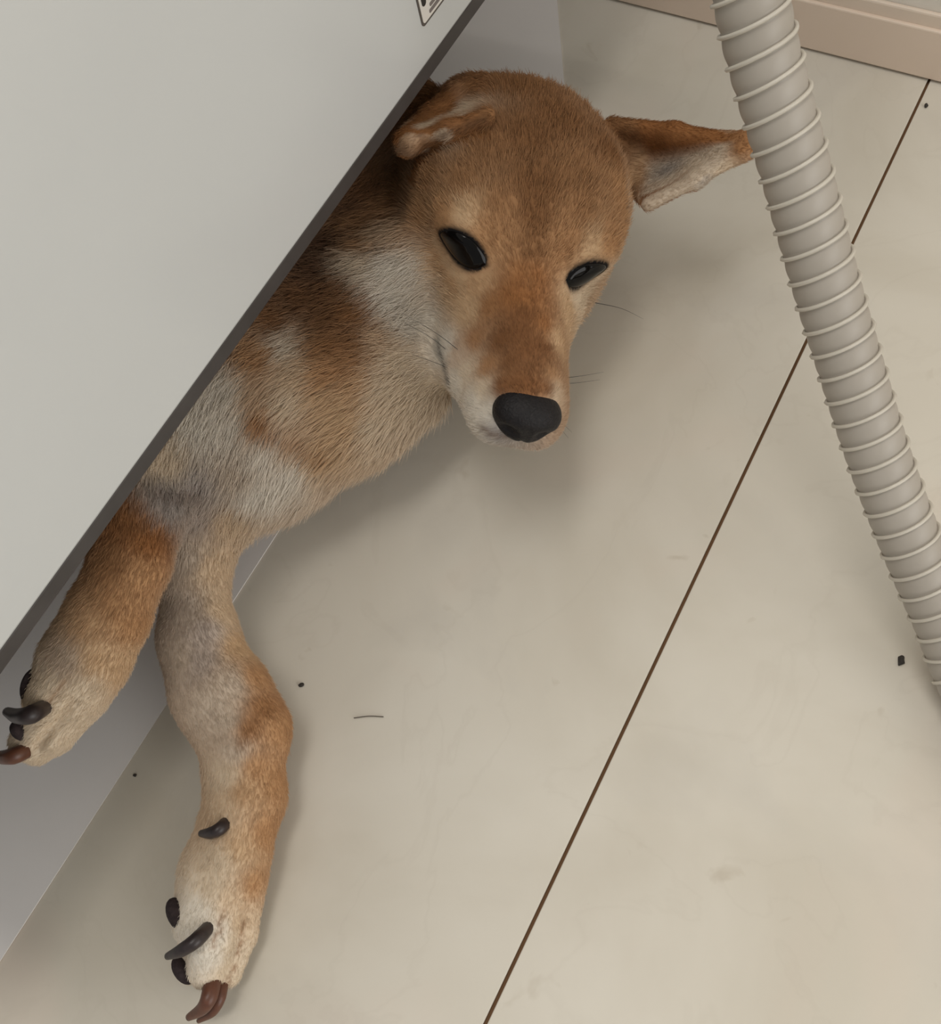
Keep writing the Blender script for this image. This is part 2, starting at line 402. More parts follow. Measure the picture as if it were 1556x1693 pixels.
# --- chest, forechest, neck
ell(c_chest, (0.068, 0.072, 0.066), k=0.03, flow=(0.1, -1, -0.3), fur=0.011)
p, r = S(415, 720, 0.066, 118); ell(p, (r, r, min(r*1.2, 0.055)), k=0.03, flow=(0.3, -1, -0.3), fur=0.011)
nA, rA = S(440, 645, 0.072, 146)
nB = hl(0.012, -0.062, -0.030)
cone(nA, nB, rA, 0.044, 0.02, flow=nA - nB, fur=0.012)
p1, r1 = S(575, 650, 0.068, 100); p2, r2 = S(480, 700, 0.066, 95)
cone(p1, p2, r1, r2, 0.02, flow=p2 - p1, fur=0.012)
p3, r3 = S(665, 615, 0.066, 78); cone(p3, p1, r3, r1, 0.02, fur=0.011)

nC, rC = S(672, 205, 0.098, 66); nD, rD = S(560, 370, 0.082, 92)
cone(nC, nD, rC, rD, 0.015, fur=0.009); cone(nD, (-0.345, 0.19, 0.082), rD, 0.06, 0.02, fur=0.010)
# --- head (local axes: x dog's right, y forward, z up; origin between the eyes)
hell((0, -0.052, 0.010), (0.055, 0.058, 0.044), 0.01, (0, -1, 0.2), 0.006)
hell((0, -0.080, 0.008), (0.052, 0.045, 0.041), 0.02, (0, -1, -0.2), 0.008)
hell((0, -0.020, 0.012), (0.038, 0.034, 0.022), 0.015, (0, -1, 0.4), 0.005)
for sx in (1, -1):
    hell((sx*0.025, -0.010, 0.010), (0.016, 0.015, 0.012), 0.012, (sx*0.5, -1, 0.4), 0.004)
    hell((sx*0.032, -0.056, -0.026), (0.022, 0.040, 0.033), 0.018, (sx*0.7, -1, -0.4), 0.007)
    hell((sx*0.020, -0.010, -0.022), (0.014, 0.026, 0.018), 0.014, (sx*0.6, -1, -0.2), 0.005)
    hell((sx*0.0100, 0.058, -0.0375), (0.0115, 0.021, 0.0135), 0.010, (sx*0.7, -0.8, -0.2), 0.0028)
hell((0.0175, 0.022, -0.0400), (0.0150, 0.030, 0.0150), 0.012, (0.5, -1, 0), 0.003)
hell((-0.0150, 0.022, -0.0400), (0.0120, 0.030, 0.0140), 0.012, (-0.5, -1, 0), 0.003)
hcone((0, 0.000, -0.022), (0, 0.060, -0.032), 0.027, 0.0175, 0.015, (0, -1, 0.1), 0.0032)
hcone((0, -0.004, -0.004), (0, 0.070, -0.0215), 0.0160, 0.0105, 0.012, (0, -1, 0.1), 0.0028)
hcone((0, -0.030, -0.048), (0, 0.050, -0.0500), 0.026, 0.0115, 0.010, (0, -1, -0.2), 0.004)

# --- ears: cupped shells
ears = []
def ear(rim_a, deep, rim_b, tip, r0, r1, n=17, bulge=0.4):
    A, D_, B, T = (P(*q) for q in (rim_a, deep, rim_b, tip))
    axis = (A + B)/2; rec = dict(A=A, D=D_, B=B, T=T)
    for i in range(n):
        t = i/(n-1); base = (1-t)**2*A + 2*t*(1-t)*(2*D_ - (A+B)/2) + t*t*B
        mid = base + (T - base)*0.5 + (D_ - (A+B)/2)*bulge*0.35*math.sin(math.pi*t)
        # side edges of the ear bow outwards a little
        mid = mid + (base - axis)*0.10*abs(2*t-1)
        cone(base, mid, r0, r0*0.85, 0.006, flow=T-base, fur=0.0028)
        cone(mid, T, r0*0.85, r1, 0.006, flow=T-base, fur=0.0024)
    cone(D_, D_*0.75 + ((A+B)/2 - (T - (A+B)/2)*0.25)*0.25, 0.010, 0.012, 0.012, flow=T-D_, fur=0.005)
    ears.append(rec)
ear((1012, 205, 0.094), (1028, 272, 0.064), (1070, 338, 0.080), (1231, 241, 0.102), 0.0036, 0.0026)
ear((808, 190, 0.148), (772, 176, 0.119), (752, 156, 0.136), (672, 236, 0.140), 0.0036, 0.0020)

# --- foreleg lying on the floor
def chain(spec, k=0.012, fur=0.005):
    q = [S(*s) for s in spec]
    for (a, ra), (b, rb) in zip(q[:-1], q[1:]): cone(a, b, ra, rb, k, fur=fur)
chain([(330, 770, 0.064, 86), (332, 868, 0.054, 52), (324, 945, 0.046, 36)], 0.018, 0.005)
chain([(326, 945, 0.046, 36), (346, 1050, 0.040, 36), (388, 1140, 0.034, 48), (420, 1205, 0.030, 50), (412, 1320, 0.0245, 50), (390, 1420, 0.0215, 46), (376, 1490, 0.0200, 42)], 0.012, 0.0032)
chain([(312, 940, 0.044, 32), (316, 1060, 0.036, 34), (342, 1150, 0.032, 38), (378, 1220, 0.028, 42)], 0.020, 0.0028)
chain([(374, 1290, 0.022, 26), (366, 1375, 0.020, 22), (338, 1440, 0.0185, 28), (330, 1490, 0.0185, 32)], 0.014, 0.003)
# toes of that paw
chain([(345, 1455, 0.022, 38), (322, 1525, 0.027, 36)], 0.005, 0.0022)
chain([(374, 1470, 0.022, 40), (352, 1550, 0.0245, 37), (344, 1600, 0.019, 33)], 0.004, 0.0022)
chain([(410, 1455, 0.017, 32), (400, 1545, 0.013, 24), (380, 1612, 0.0115, 19)], 0.003, 0.0022)
chain([(330, 1545, 0.012, 30), (320, 1592, 0.011, 31)], 0.004, 0.0022)
# --- foreleg raised above the mat
cone((-0.315, 0.11, 0.095), S(235, 835, 0.100, 60)[0], 0.042, 0.019, 0.015)
chain([(230, 838, 0.100, 54), (216, 930, 0.094, 54), (178, 1018, 0.086, 58), (138, 1095, 0.078, 62), (116, 1140, 0.074, 54)], 0.012, 0.0035)
chain([(125, 1120, 0.076, 48), (84, 1156, 0.082, 42)], 0.006, 0.0024)
chain([(130, 1140, 0.072, 48), (78, 1200, 0.070, 40), (50, 1226, 0.066, 33)], 0.004, 0.0024)
chain([(140, 1150, 0.066, 40), (92, 1215, 0.060, 30), (62, 1240, 0.057, 25)], 0.003, 0.0024)

# --- carve the eyes
eyes = []
for sx, oc, ic in ((1, (733, 391), (809, 441)), (-1, (974, 442), (925, 464))):
    c0 = hl(sx*0.0292, -0.0008, 0.0005); n_ = hv(sx*0.60, 0.62, 0.50)
    def onpl(px, py):
        r = ray(px, py); o = np.array([0, 0, H]); return o + r*(((c0 - o) @ n_)/(r @ n_))
    oc, ic = onpl(*oc), onpl(*ic)
    L_ = oc - ic; half = np.linalg.norm(L_)/2; L_ = L_/np.linalg.norm(L_)
    eyes.append(dict(c=(oc + ic)/2, L=L_, n=n_, s=np.cross(n_, L_), half=half, hh=half*(0.42 if sx > 0 else 0.44)))

def f_prim(q, X):
    if q['t'] == 'c':
        ab = q['b'] - q['a']; t = np.clip(((X - q['a']) @ ab)/(ab @ ab), 0, 1)
        return np.linalg.norm(X - q['a'] - t[..., None]*ab, axis=-1) - (q['ra'] + (q['rb'] - q['ra'])*t)
    Y = (X - q['c']) @ q['A']; k0 = np.linalg.norm(Y/q['r'], axis=-1); k1 = np.linalg.norm(Y/q['r']**2, axis=-1)
    return k0*(k0 - 1)/np.maximum(k1, 1e-9)
def lid(e, a):      # half-opening of the lids at position a between the corners: fuller towards the nose
    c = np.clip(a/e['half'], -1, 1); return e['hh']*np.power(1 - c*c, 0.70)*(1 - 0.38*c)
def lens2(e, X):
    Y = X - e['c']; a = Y @ e['L']; b = np.abs(Y @ e['s'])
    ins = (b - lid(e, a))*0.85; out = np.hypot(np.abs(a) - e['half'], b)
    return np.where(np.abs(a) < e['half'], ins, out)

G = 0.0017
blo = np.array([-0.82, -0.17, -0.002]); bhi = np.array([-0.07, 0.43, 0.168])
dims = np.ceil((bhi - blo)/G).astype(int) + 1
D = np.full(dims, 0.02, np.float32)
def box_of(q):
    if q['t'] == 'c':
        r = max(q['ra'], q['rb']); lo_ = np.minimum(q['a'], q['b']) - r; hi_ = np.maximum(q['a'], q['b']) + r
    else: r = q['r'].max(); lo_ = q['c'] - r; hi_ = q['c'] + r
    m = q['k'] + 0.006
    return lo_ - m, hi_ + m
def gridsl(lo_, hi_):
    a = np.clip(np.floor((lo_ - blo)/G).astype(int), 0, dims-1); b = np.clip(np.ceil((hi_ - blo)/G).astype(int) + 1, 1, dims)
    sl = tuple(slice(i, j) for i, j in zip(a, b))
    X = np.stack(np.meshgrid(*[blo[k] + G*np.arange(a[k], b[k]) for k in range(3)], indexing='ij'), -1)
    return sl, X
for q in prims:
    sl, X = gridsl(*box_of(q))
    d = f_prim(q, X); o = D[sl]; k = q['k']
    h_ = np.maximum(k - np.abs(o - d), 0)/k
    D[sl] = np.minimum(o, d) - h_*h_*k*0.25
# the mouth line: a shallow groove on each side of the muzzle, and the eye openings
for sx in (1, -1):
    pts = [hl(sx*0.004, 0.070, -0.0445), hl(sx*0.016, 0.060, -0.0475), hl(sx*0.024, 0.035, -0.0465), hl(sx*0.034, 0.012, -0.044)]
    for a, b in zip(pts[:-1], pts[1:]):
        q = dict(t='c', a=a, b=b, ra=0.0014, rb=0.0014, k=0.004)
        sl, X = gridsl(*box_of(q)); d = -f_prim(q, X); o = D[sl]; k = 0.004
        h_ = np.maximum(k - np.abs(o - d), 0)/k; D[sl] = np.maximum(o, d) + h_*h_*k*0.25
# partings between the toes
for poly in ([(376, 1495, 0.0335), (366, 1530, 0.0350), (356, 1566, 0.0345)], [(412, 1500, 0.0270), (398, 1560, 0.0235), (374, 1640, 0.0190)],
             [(116, 1126, 0.0945), (98, 1152, 0.0930), (76, 1180, 0.0900)], [(120, 1165, 0.0850), (90, 1200, 0.0790), (60, 1236, 0.0730)]):
    pts = [P(*q) for q in poly]
    for a, b in zip(pts[:-1], pts[1:]):
        q = dict(t='c', a=a, b=b, ra=0.0022, rb=0.0022, k=0.003)
        sl, X = gridsl(*box_of(q)); d = -f_prim(q, X); o = D[sl]; k = 0.003
        h_ = np.maximum(k - np.abs(o - d), 0)/k; D[sl] = np.maximum(o, d) + h_*h_*k*0.25
# rest on the floor / mat, do not sink into it
zz = blo[2] + G*np.arange(dims[2]); xx = blo[0] + G*np.arange(dims[0])
flo = np.where(xx < BX, 0.0018, 0.0004)
D = np.maximum(D, (flo[:, None] - zz[None, :])[:, None, :].astype(np.float32))

def surface_nets(D):
    ins = D < 0
    cnt = np.zeros(np.array(D.shape)-1, np.uint8)
    for a in (0, 1):
        for b in (0, 1):
            for c in (0, 1):
                cnt += ins[a:D.shape[0]-1+a, b:D.shape[1]-1+b, c:D.shape[2]-1+c]
    act = np.argwhere((cnt > 0) & (cnt < 8))
    idx = np.full(cnt.shape, -1, np.int32); idx[tuple(act.T)] = np.arange(len(act))
    corner = {(a, b, c): D[act[:, 0]+a, act[:, 1]+b, act[:, 2]+c] for a in (0, 1) for b in (0, 1) for c in (0, 1)}
    acc = np.zeros((len(act), 3)); n = np.zeros(len(act))
    ks = list(corner)
    for i, k1 in enumerate(ks):
        for k2 in ks[i+1:]:
            if sum(abs(a-b) for a, b in zip(k1, k2)) != 1: continue
            d1, d2 = corner[k1], corner[k2]; m = (d1 < 0) != (d2 < 0)
            t = np.where(m, d1/np.where(m, d1-d2, 1), 0)[:, None]
            acc += np.where(m[:, None], np.array(k1) + t*(np.array(k2) - np.array(k1)), 0); n += m
    V = act + acc/n[:, None]
    Fs = []
    for ax in range(3):
        u, v = [(1, 2), (2, 0), (0, 1)][ax]
        s1 = [slice(None)]*3; s2 = [slice(None)]*3; s1[ax] = slice(0, -1); s2[ax] = slice(1, None)
        a, b = ins[tuple(s1)], ins[tuple(s2)]
        e_ = np.argwhere(a != b); ok = np.ones(len(e_), bool)
        for w in (u, v): ok &= (e_[:, w] > 0) & (e_[:, w] < D.shape[w]-1)
        e_ = e_[ok]; fl = a[tuple(e_.T)]
        def at(du, dv):
            p = e_.copy(); p[:, u] += du; p[:, v] += dv; return idx[tuple(p.T)]
        qd = np.stack([at(-1, -1), at(0, -1), at(0, 0), at(-1, 0)], 1)
        qd[~fl] = qd[~fl][:, ::-1]; Fs.append(qd)
    return V, np.concatenate(Fs)
V, F = surface_nets(D); V = blo + V*G
# smooth a little and drop stray islands
def smooth(V, F, it, lam=0.5):
    E_ = np.concatenate([F[:, [0, 1]], F[:, [1, 2]], F[:, [2, 3]], F[:, [3, 0]]])
    for _ in range(it):
        s = np.zeros_like(V); n = np.zeros(len(V))
        for k in range(3): s[:, k] = np.bincount(E_[:, 0], V[E_[:, 1], k], len(V)) + np.bincount(E_[:, 1], V[E_[:, 0], k], len(V))
        n = np.bincount(E_[:, 0], minlength=len(V)) + np.bincount(E_[:, 1], minlength=len(V))
        V = V + lam*(s/np.maximum(n, 1)[:, None] - V)
    return V
V = smooth(V, F, 2)
fn = np.cross(V[F[:, 2]] - V[F[:, 0]], V[F[:, 3]] - V[F[:, 1]])
N = np.zeros_like(V)
for k in range(4):
    for a in range(3): N[:, a] += np.bincount(F[:, k], fn[:, a], len(V))
N /= np.maximum(np.linalg.norm(N, axis=1), 1e-12)[:, None]

# --- flow and length of the coat, from the volumes it grows on
flow = np.zeros_like(V); flen = np.zeros(len(V)); wsum = np.zeros(len(V))
for q in prims:
    lo_, hi_ = box_of(q); m = np.all((V > lo_ - 0.004) & (V < hi_ + 0.004), axis=1)
    if not m.any(): continue
    w = np.exp(-np.maximum(f_prim(q, V[m]), 0)/0.003) + 1e-9
    flow[m] += w[:, None]*q['flow']; flen[m] += w*q['fur']; wsum[m] += w
flow /= np.maximum(wsum, 1e-9)[:, None]; flen /= np.maximum(wsum, 1e-9)
flow -= N*np.sum(flow*N, 1)[:, None]; flow /= np.maximum(np.linalg.norm(flow, axis=1), 1e-6)[:, None]
PX, DV = proj(V)
HLc = ((V - HT)/HS) @ HM          # head-local coordinates of every vertex

# --- coat colours: patches of coat and some painted shade, set at points of the body surface
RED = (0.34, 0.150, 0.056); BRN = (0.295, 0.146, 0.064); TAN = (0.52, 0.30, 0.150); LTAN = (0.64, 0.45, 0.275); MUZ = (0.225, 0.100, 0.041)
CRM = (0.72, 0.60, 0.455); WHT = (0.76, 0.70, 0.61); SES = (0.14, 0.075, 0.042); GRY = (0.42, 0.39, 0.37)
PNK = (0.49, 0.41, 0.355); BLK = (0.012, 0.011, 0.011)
def mixc(a, b, t=0.5): return tuple(x*(1-t) + y*t for x, y in zip(a, b))
pts_px = [
 # crown, forehead
 (860, 135, BRN), (790, 130, BRN), (930, 190, BRN), (870, 220, BRN), (800, 240, mixc(BRN, TAN, .3)), (890, 300, BRN), (890, 370, BRN), (880, 420, mixc(BRN, TAN, .4)),
 (700, 290, mixc(BRN, TAN, .5)), (760, 290, mixc(BRN, TAN, .45)), (640, 330, mixc(BRN, TAN, .4)), (600, 350, mixc(BRN, TAN, .4)), (820, 340, mixc(BRN, TAN, .5)), (960, 290, mixc(BRN, TAN, .45)), (970, 350, mixc(TAN, BRN, .4)),
 (1030, 300, TAN), (1040, 360, TAN), (800, 390, TAN), (760, 360, LTAN), (840, 400, TAN), (950, 400, TAN), (985, 410, LTAN), (930, 420, TAN), (720, 350, TAN), (1020, 400, TAN),
 # cheek
 (690, 360, TAN), (715, 430, LTAN), (745, 470, LTAN), (640, 380, mixc(CRM, TAN)), (650, 430, WHT), (670, 480, WHT), (700, 530, WHT), (725, 570, WHT), (610, 420, CRM), (690, 440, WHT), (600, 395, mixc(BRN, TAN)),
 # muzzle
 (860, 480, RED), (860, 540, MUZ), (890, 600, MUZ), (840, 590, MUZ), (910, 530, RED), (800, 500, mixc(TAN, RED, .7)), (770, 510, LTAN), (775, 560, mixc(TAN, RED, .5)), (800, 600, mixc(TAN, RED, .4)), (865, 510, MUZ), (870, 570, MUZ), (900, 565, MUZ), (855, 615, MUZ), (905, 600, MUZ), (820, 560, MUZ), (860, 632, MUZ), (890, 636, MUZ), (828, 622, mixc(MUZ, TAN, .3)), (912, 640, TAN), (840, 480, RED), (885, 450, RED), (780, 470, mixc(LTAN, TAN)),
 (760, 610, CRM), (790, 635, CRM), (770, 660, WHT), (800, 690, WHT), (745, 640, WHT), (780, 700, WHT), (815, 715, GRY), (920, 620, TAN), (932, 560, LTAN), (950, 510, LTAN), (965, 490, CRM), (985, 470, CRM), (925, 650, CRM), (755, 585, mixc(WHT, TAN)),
 # ear by the hose
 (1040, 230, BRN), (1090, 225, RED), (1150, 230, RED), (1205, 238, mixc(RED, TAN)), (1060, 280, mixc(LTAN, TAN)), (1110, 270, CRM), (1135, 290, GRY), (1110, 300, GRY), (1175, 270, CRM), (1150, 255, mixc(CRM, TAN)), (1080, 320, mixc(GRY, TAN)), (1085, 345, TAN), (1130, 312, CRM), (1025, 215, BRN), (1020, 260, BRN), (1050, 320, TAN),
 # nape: brown coat, shade beside the trim painted in as dark patches
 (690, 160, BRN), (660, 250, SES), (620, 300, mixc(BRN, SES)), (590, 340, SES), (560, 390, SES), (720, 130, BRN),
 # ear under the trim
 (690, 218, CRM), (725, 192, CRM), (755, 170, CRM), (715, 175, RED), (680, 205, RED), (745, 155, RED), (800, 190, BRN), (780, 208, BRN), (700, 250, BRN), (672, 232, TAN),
 # neck: brown to cream coat, throat shade below the cheek painted in darker
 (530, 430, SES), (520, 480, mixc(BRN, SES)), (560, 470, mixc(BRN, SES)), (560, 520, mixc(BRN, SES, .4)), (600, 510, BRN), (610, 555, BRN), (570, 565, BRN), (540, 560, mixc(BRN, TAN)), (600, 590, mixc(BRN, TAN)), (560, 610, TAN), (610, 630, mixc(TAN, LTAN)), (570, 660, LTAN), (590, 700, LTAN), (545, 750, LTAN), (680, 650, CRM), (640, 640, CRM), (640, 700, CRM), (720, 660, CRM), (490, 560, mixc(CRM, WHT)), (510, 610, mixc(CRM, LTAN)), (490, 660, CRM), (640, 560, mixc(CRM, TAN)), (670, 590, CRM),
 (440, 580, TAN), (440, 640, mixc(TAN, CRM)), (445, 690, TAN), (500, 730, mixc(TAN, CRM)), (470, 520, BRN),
 # chest
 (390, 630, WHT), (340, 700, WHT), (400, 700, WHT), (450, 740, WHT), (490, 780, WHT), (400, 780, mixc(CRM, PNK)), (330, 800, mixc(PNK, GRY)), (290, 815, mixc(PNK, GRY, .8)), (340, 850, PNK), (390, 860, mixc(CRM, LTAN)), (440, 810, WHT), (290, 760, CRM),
 # foreleg on the floor
 (310, 930, mixc(PNK, CRM, .4)), (300, 1000, mixc(PNK, CRM, .3)), (330, 1080, PNK), (345, 1160, mixc(PNK, CRM)), (300, 1080, mixc(PNK, CRM)), (350, 1040, PNK), (370, 1180, mixc(PNK, CRM)), (365, 940, mixc(LTAN, CRM)), (375, 1000, mixc(LTAN, CRM)), (400, 1060, LTAN), (385, 1120, mixc(PNK, CRM)), (425, 1110, TAN), (440, 1160, mixc(TAN, RED)), (470, 1200, TAN), (420, 1200, mixc(RED, TAN)), (385, 1230, mixc(PNK, CRM)), (365, 1280, CRM),
 (430, 1260, TAN), (465, 1290, TAN), (400, 1300, mixc(LTAN, TAN, .4)), (365, 1330, mixc(CRM, LTAN)), (450, 1380, TAN), (405, 1400, LTAN), (365, 1410, CRM), (430, 1460, TAN), (395, 1480, mixc(LTAN, CRM)), (345, 1460, CRM), (325, 1500, WHT), (370, 1540, WHT), (350, 1590, WHT), (395, 1560, CRM), (405, 1530, mixc(LTAN, CRM)), (385, 1610, CRM), (310, 1540, WHT),
 # raised foreleg
 (215, 860, mixc(BRN, RED)), (255, 890, RED), (190, 930, mixc(BRN, TAN, .3)), (240, 950, TAN), (200, 1000, mixc(TAN, BRN, .2)), (150, 1040, mixc(TAN, LTAN)), (230, 1040, TAN), (110, 1080, mixc(LTAN, GRY)), (170, 1090, LTAN), (210, 1100, LTAN), (90, 1130, CRM), (140, 1150, CRM), (70, 1200, CRM), (110, 1210, CRM), (40, 1235, CRM),
]
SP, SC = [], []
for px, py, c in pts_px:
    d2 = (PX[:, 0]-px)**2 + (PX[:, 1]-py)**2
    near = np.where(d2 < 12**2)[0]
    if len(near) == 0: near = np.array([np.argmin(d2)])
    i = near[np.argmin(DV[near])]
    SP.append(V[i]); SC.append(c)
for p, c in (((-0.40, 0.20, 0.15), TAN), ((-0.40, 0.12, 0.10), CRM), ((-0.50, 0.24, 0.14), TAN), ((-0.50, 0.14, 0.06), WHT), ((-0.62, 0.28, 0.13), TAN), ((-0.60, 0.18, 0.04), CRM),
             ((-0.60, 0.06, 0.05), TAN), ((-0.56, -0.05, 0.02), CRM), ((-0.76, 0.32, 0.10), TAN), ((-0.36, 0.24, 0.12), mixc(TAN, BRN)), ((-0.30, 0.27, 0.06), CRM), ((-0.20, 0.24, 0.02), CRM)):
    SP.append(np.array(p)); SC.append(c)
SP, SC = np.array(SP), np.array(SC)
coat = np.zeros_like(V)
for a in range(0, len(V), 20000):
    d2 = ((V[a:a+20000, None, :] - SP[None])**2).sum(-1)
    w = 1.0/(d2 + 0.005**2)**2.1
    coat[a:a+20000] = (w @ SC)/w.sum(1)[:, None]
# ears: pale inside, red-brown back and upper rim
for ei, er in enumerate(ears):
    mid = (er['A'] + er['B'])/2; ax = er['T'] - mid; ab = er['B'] - er['A']; abn = ab/np.linalg.norm(ab)
    sT = ((V - mid) @ ax)/(ax @ ax)
    hw = np.maximum(1 - sT, 0.12)*np.linalg.norm(ab)/2
    ac = ((V - mid - sT[:, None]*ax) @ abn)/hw
    inn = (mid - er['D']); inn /= np.linalg.norm(inn); nd = N @ inn
    dist = np.abs((V - mid) @ np.cross(ax, ab)/np.linalg.norm(np.cross(ax, ab)))
    sel = (sT > 0.03) & (sT < 1.15) & (np.abs(ac) < 1.6) & (dist < 0.022)
    inner = np.clip((nd - 0.05)/0.3, 0, 1)[:, None]
    sm = lambda x, a, b: np.clip((x - a)/(b - a), 0, 1)[:, None]
    if ei == 0:
        ci = np.array(RED)*(1 - sm(ac, -0.45, -0.05)) + np.array(mixc(CRM, PNK, .3))*sm(ac, -0.45, -0.05)
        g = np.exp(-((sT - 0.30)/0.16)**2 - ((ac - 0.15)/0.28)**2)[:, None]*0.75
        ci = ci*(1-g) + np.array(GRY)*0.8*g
        ci = ci*(1 - sm(sT, 0.82, 0.95)) + np.array(mixc(RED, TAN, .4))*sm(sT, 0.82, 0.95)
    else:
        k_ = np.maximum(sm(ac, 0.15, 0.5), 1 - sm(ac, -0.75, -0.40))
        ci = np.array(CRM)*(1 - k_) + np.array(mixc(RED, BRN, .4))*k_
        ci = ci*(1 - sm(sT, 0.70, 0.88)) + np.array(RED)*sm(sT, 0.70, 0.88)
    co = np.array(mixc(RED, BRN, .35))
    full = ci*inner + co*(1 - inner)
    w = (np.clip((sT - 0.03)/0.10, 0, 1)*sel)[:, None]
    coat = coat*(1-w) + full*w
# narrow marks painted on the coat: mouth corner, lip, partings between the toes, crease of the wrist, ear shadow
def mark(poly, rad, c, strength):
    global coat
    pl = np.array(poly, float); seg_ = []
    for a, b in zip(pl[:-1], pl[1:]): seg_ += [a + (b-a)*t for t in np.linspace(0, 1, 7)]
    out = []
    for px, py in seg_:
        d2 = (PX[:, 0]-px)**2 + (PX[:, 1]-py)**2; near = np.where(d2 < 7**2)[0]
        if len(near): out.append(V[near[np.argmin(DV[near])]])
    if not out: return
    dm = np.full(len(V), 9.0); lo_ = np.min(out, 0) - 3*rad; hi_ = np.max(out, 0) + 3*rad
    m = np.all((V > lo_) & (V < hi_), axis=1)
    dm[m] = np.sqrt(((V[m][:, None] - np.array(out)[None])**2).sum(-1)).min(1)
    w = (strength*np.exp(-(dm/rad)**2))[:, None]; coat = coat*(1-w) + np.array(c)*w
mark([(720, 566), (728, 598), (737, 640)], 0.0018, BLK, 0.75)
mark([(822, 642), (845, 634), (875, 633), (908, 642)], 0.0048, MUZ, 0.9)
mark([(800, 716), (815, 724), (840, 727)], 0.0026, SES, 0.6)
mark([(374, 1505), (364, 1535), (358, 1560)], 0.0011, BRN, 0.6)
mark([(410, 1520), (400, 1570), (374, 1640)], 0.0012, BRN, 0.7)
mark([(445, 1165), (425, 1195), (395, 1225)], 0.0030, BRN, 0.55)
mark([(112, 1130), (95, 1152), (75, 1176)], 0.0012, BRN, 0.6)
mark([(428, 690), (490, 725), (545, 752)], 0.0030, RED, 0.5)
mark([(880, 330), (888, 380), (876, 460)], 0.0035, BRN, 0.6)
mark([(690, 262), (740, 225), (800, 205)], 0.0025, SES, 0.7)  # shadow cast by the folded ear, painted into the coat colour
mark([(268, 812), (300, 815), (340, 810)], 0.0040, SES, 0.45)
mark([(705, 400), (725, 440), (750, 480)], 0.0025, TAN, 0.6)
# bare or dark skin: eyelids, mouth line, nose
bald = np.zeros(len(V), bool)
for e in eyes:
    near = np.linalg.norm(V - e['c'], axis=1) < 0.022
    l = np.full(len(V), 1.0); l[near] = lens2(e, V[near])
    coat = np.where(near[:, None], coat*(1 - 0.45*np.exp(-(np.maximum(l, 0)/0.0045)**2)[:, None]) + np.array(BRN)*0.45*np.exp(-(np.maximum(l, 0)/0.0045)**2)[:, None], coat)
    t = np.clip((l - 0.0004)/0.0016, 0, 1)[:, None]
    coat = np.where(near[:, None], np.array(BLK)*(1-t) + coat*t, coat); bald |= near & (l < 0.0007); flen = np.where(near, flen*np.clip((l - 0.001)/0.009, 0.42, 1.0), flen)
NOSE = hl(0, 0.0780, -0.0265)
bald |= np.linalg.norm((V - NOSE) @ HM/np.array([0.0122, 0.0115, 0.0102])/HS, axis=1) < 1.0

dog = empty('dog', tuple(P(420, 720, 0)))
tag(dog, 'tan and white young dog lying with its head and forelegs out from under the machine', 'dog')
INV = Matrix.Translation(-Vector(dog.location))
def dpart(o): o.parent = dog; o.matrix_parent_inverse = INV.copy(); return o
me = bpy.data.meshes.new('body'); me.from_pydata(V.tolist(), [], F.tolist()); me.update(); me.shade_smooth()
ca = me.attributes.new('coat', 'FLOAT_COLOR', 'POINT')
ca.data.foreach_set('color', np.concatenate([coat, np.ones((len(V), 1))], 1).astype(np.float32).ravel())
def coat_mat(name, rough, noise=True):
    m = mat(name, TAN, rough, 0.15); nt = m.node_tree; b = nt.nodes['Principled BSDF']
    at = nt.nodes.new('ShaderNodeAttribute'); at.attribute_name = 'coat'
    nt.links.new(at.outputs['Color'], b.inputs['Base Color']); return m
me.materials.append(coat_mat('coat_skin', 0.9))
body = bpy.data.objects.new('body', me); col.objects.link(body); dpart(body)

# --- fur
tri = np.concatenate([F[:, [0, 1, 2]], F[:, [0, 2, 3]]])
ok = ~bald[tri].any(1)
cen = V[tri].mean(1)
tri = tri[ok]; cen = cen[ok]
area = np.linalg.norm(np.cross(V[tri[:, 1]] - V[tri[:, 0]], V[tri[:, 2]] - V[tri[:, 0]]), axis=1)/2
dens = np.where(cen[:, 0] < -0.34, 0.22, 1.0) * np.where(cen[:, 2] < 0.006, 0.2, 1.0)
dens *= np.where(flen[tri].mean(1) < 0.0045, 1.6, 1.0)
pr = area*dens; pr /= pr.sum()
NS = 420000
ti = rng.choice(len(tri), NS, p=pr); u = rng.random((NS, 2)); f_ = u.sum(1) > 1; u[f_] = 1 - u[f_]
bw = np.stack([1 - u.sum(1), u[:, 0], u[:, 1]], 1)
def interp(A): return (A[tri[ti]]*bw[..., None]).sum(1) if A.ndim == 2 else (A[tri[ti]]*bw).sum(1)
rp, rn, rf, rl, rc = interp(V), interp(N), interp(flow), interp(flen), interp(coat)
rn /= np.linalg.norm(rn, axis=1)[:, None]; rf /= np.maximum(np.linalg.norm(rf, axis=1), 1e-6)[:, None]
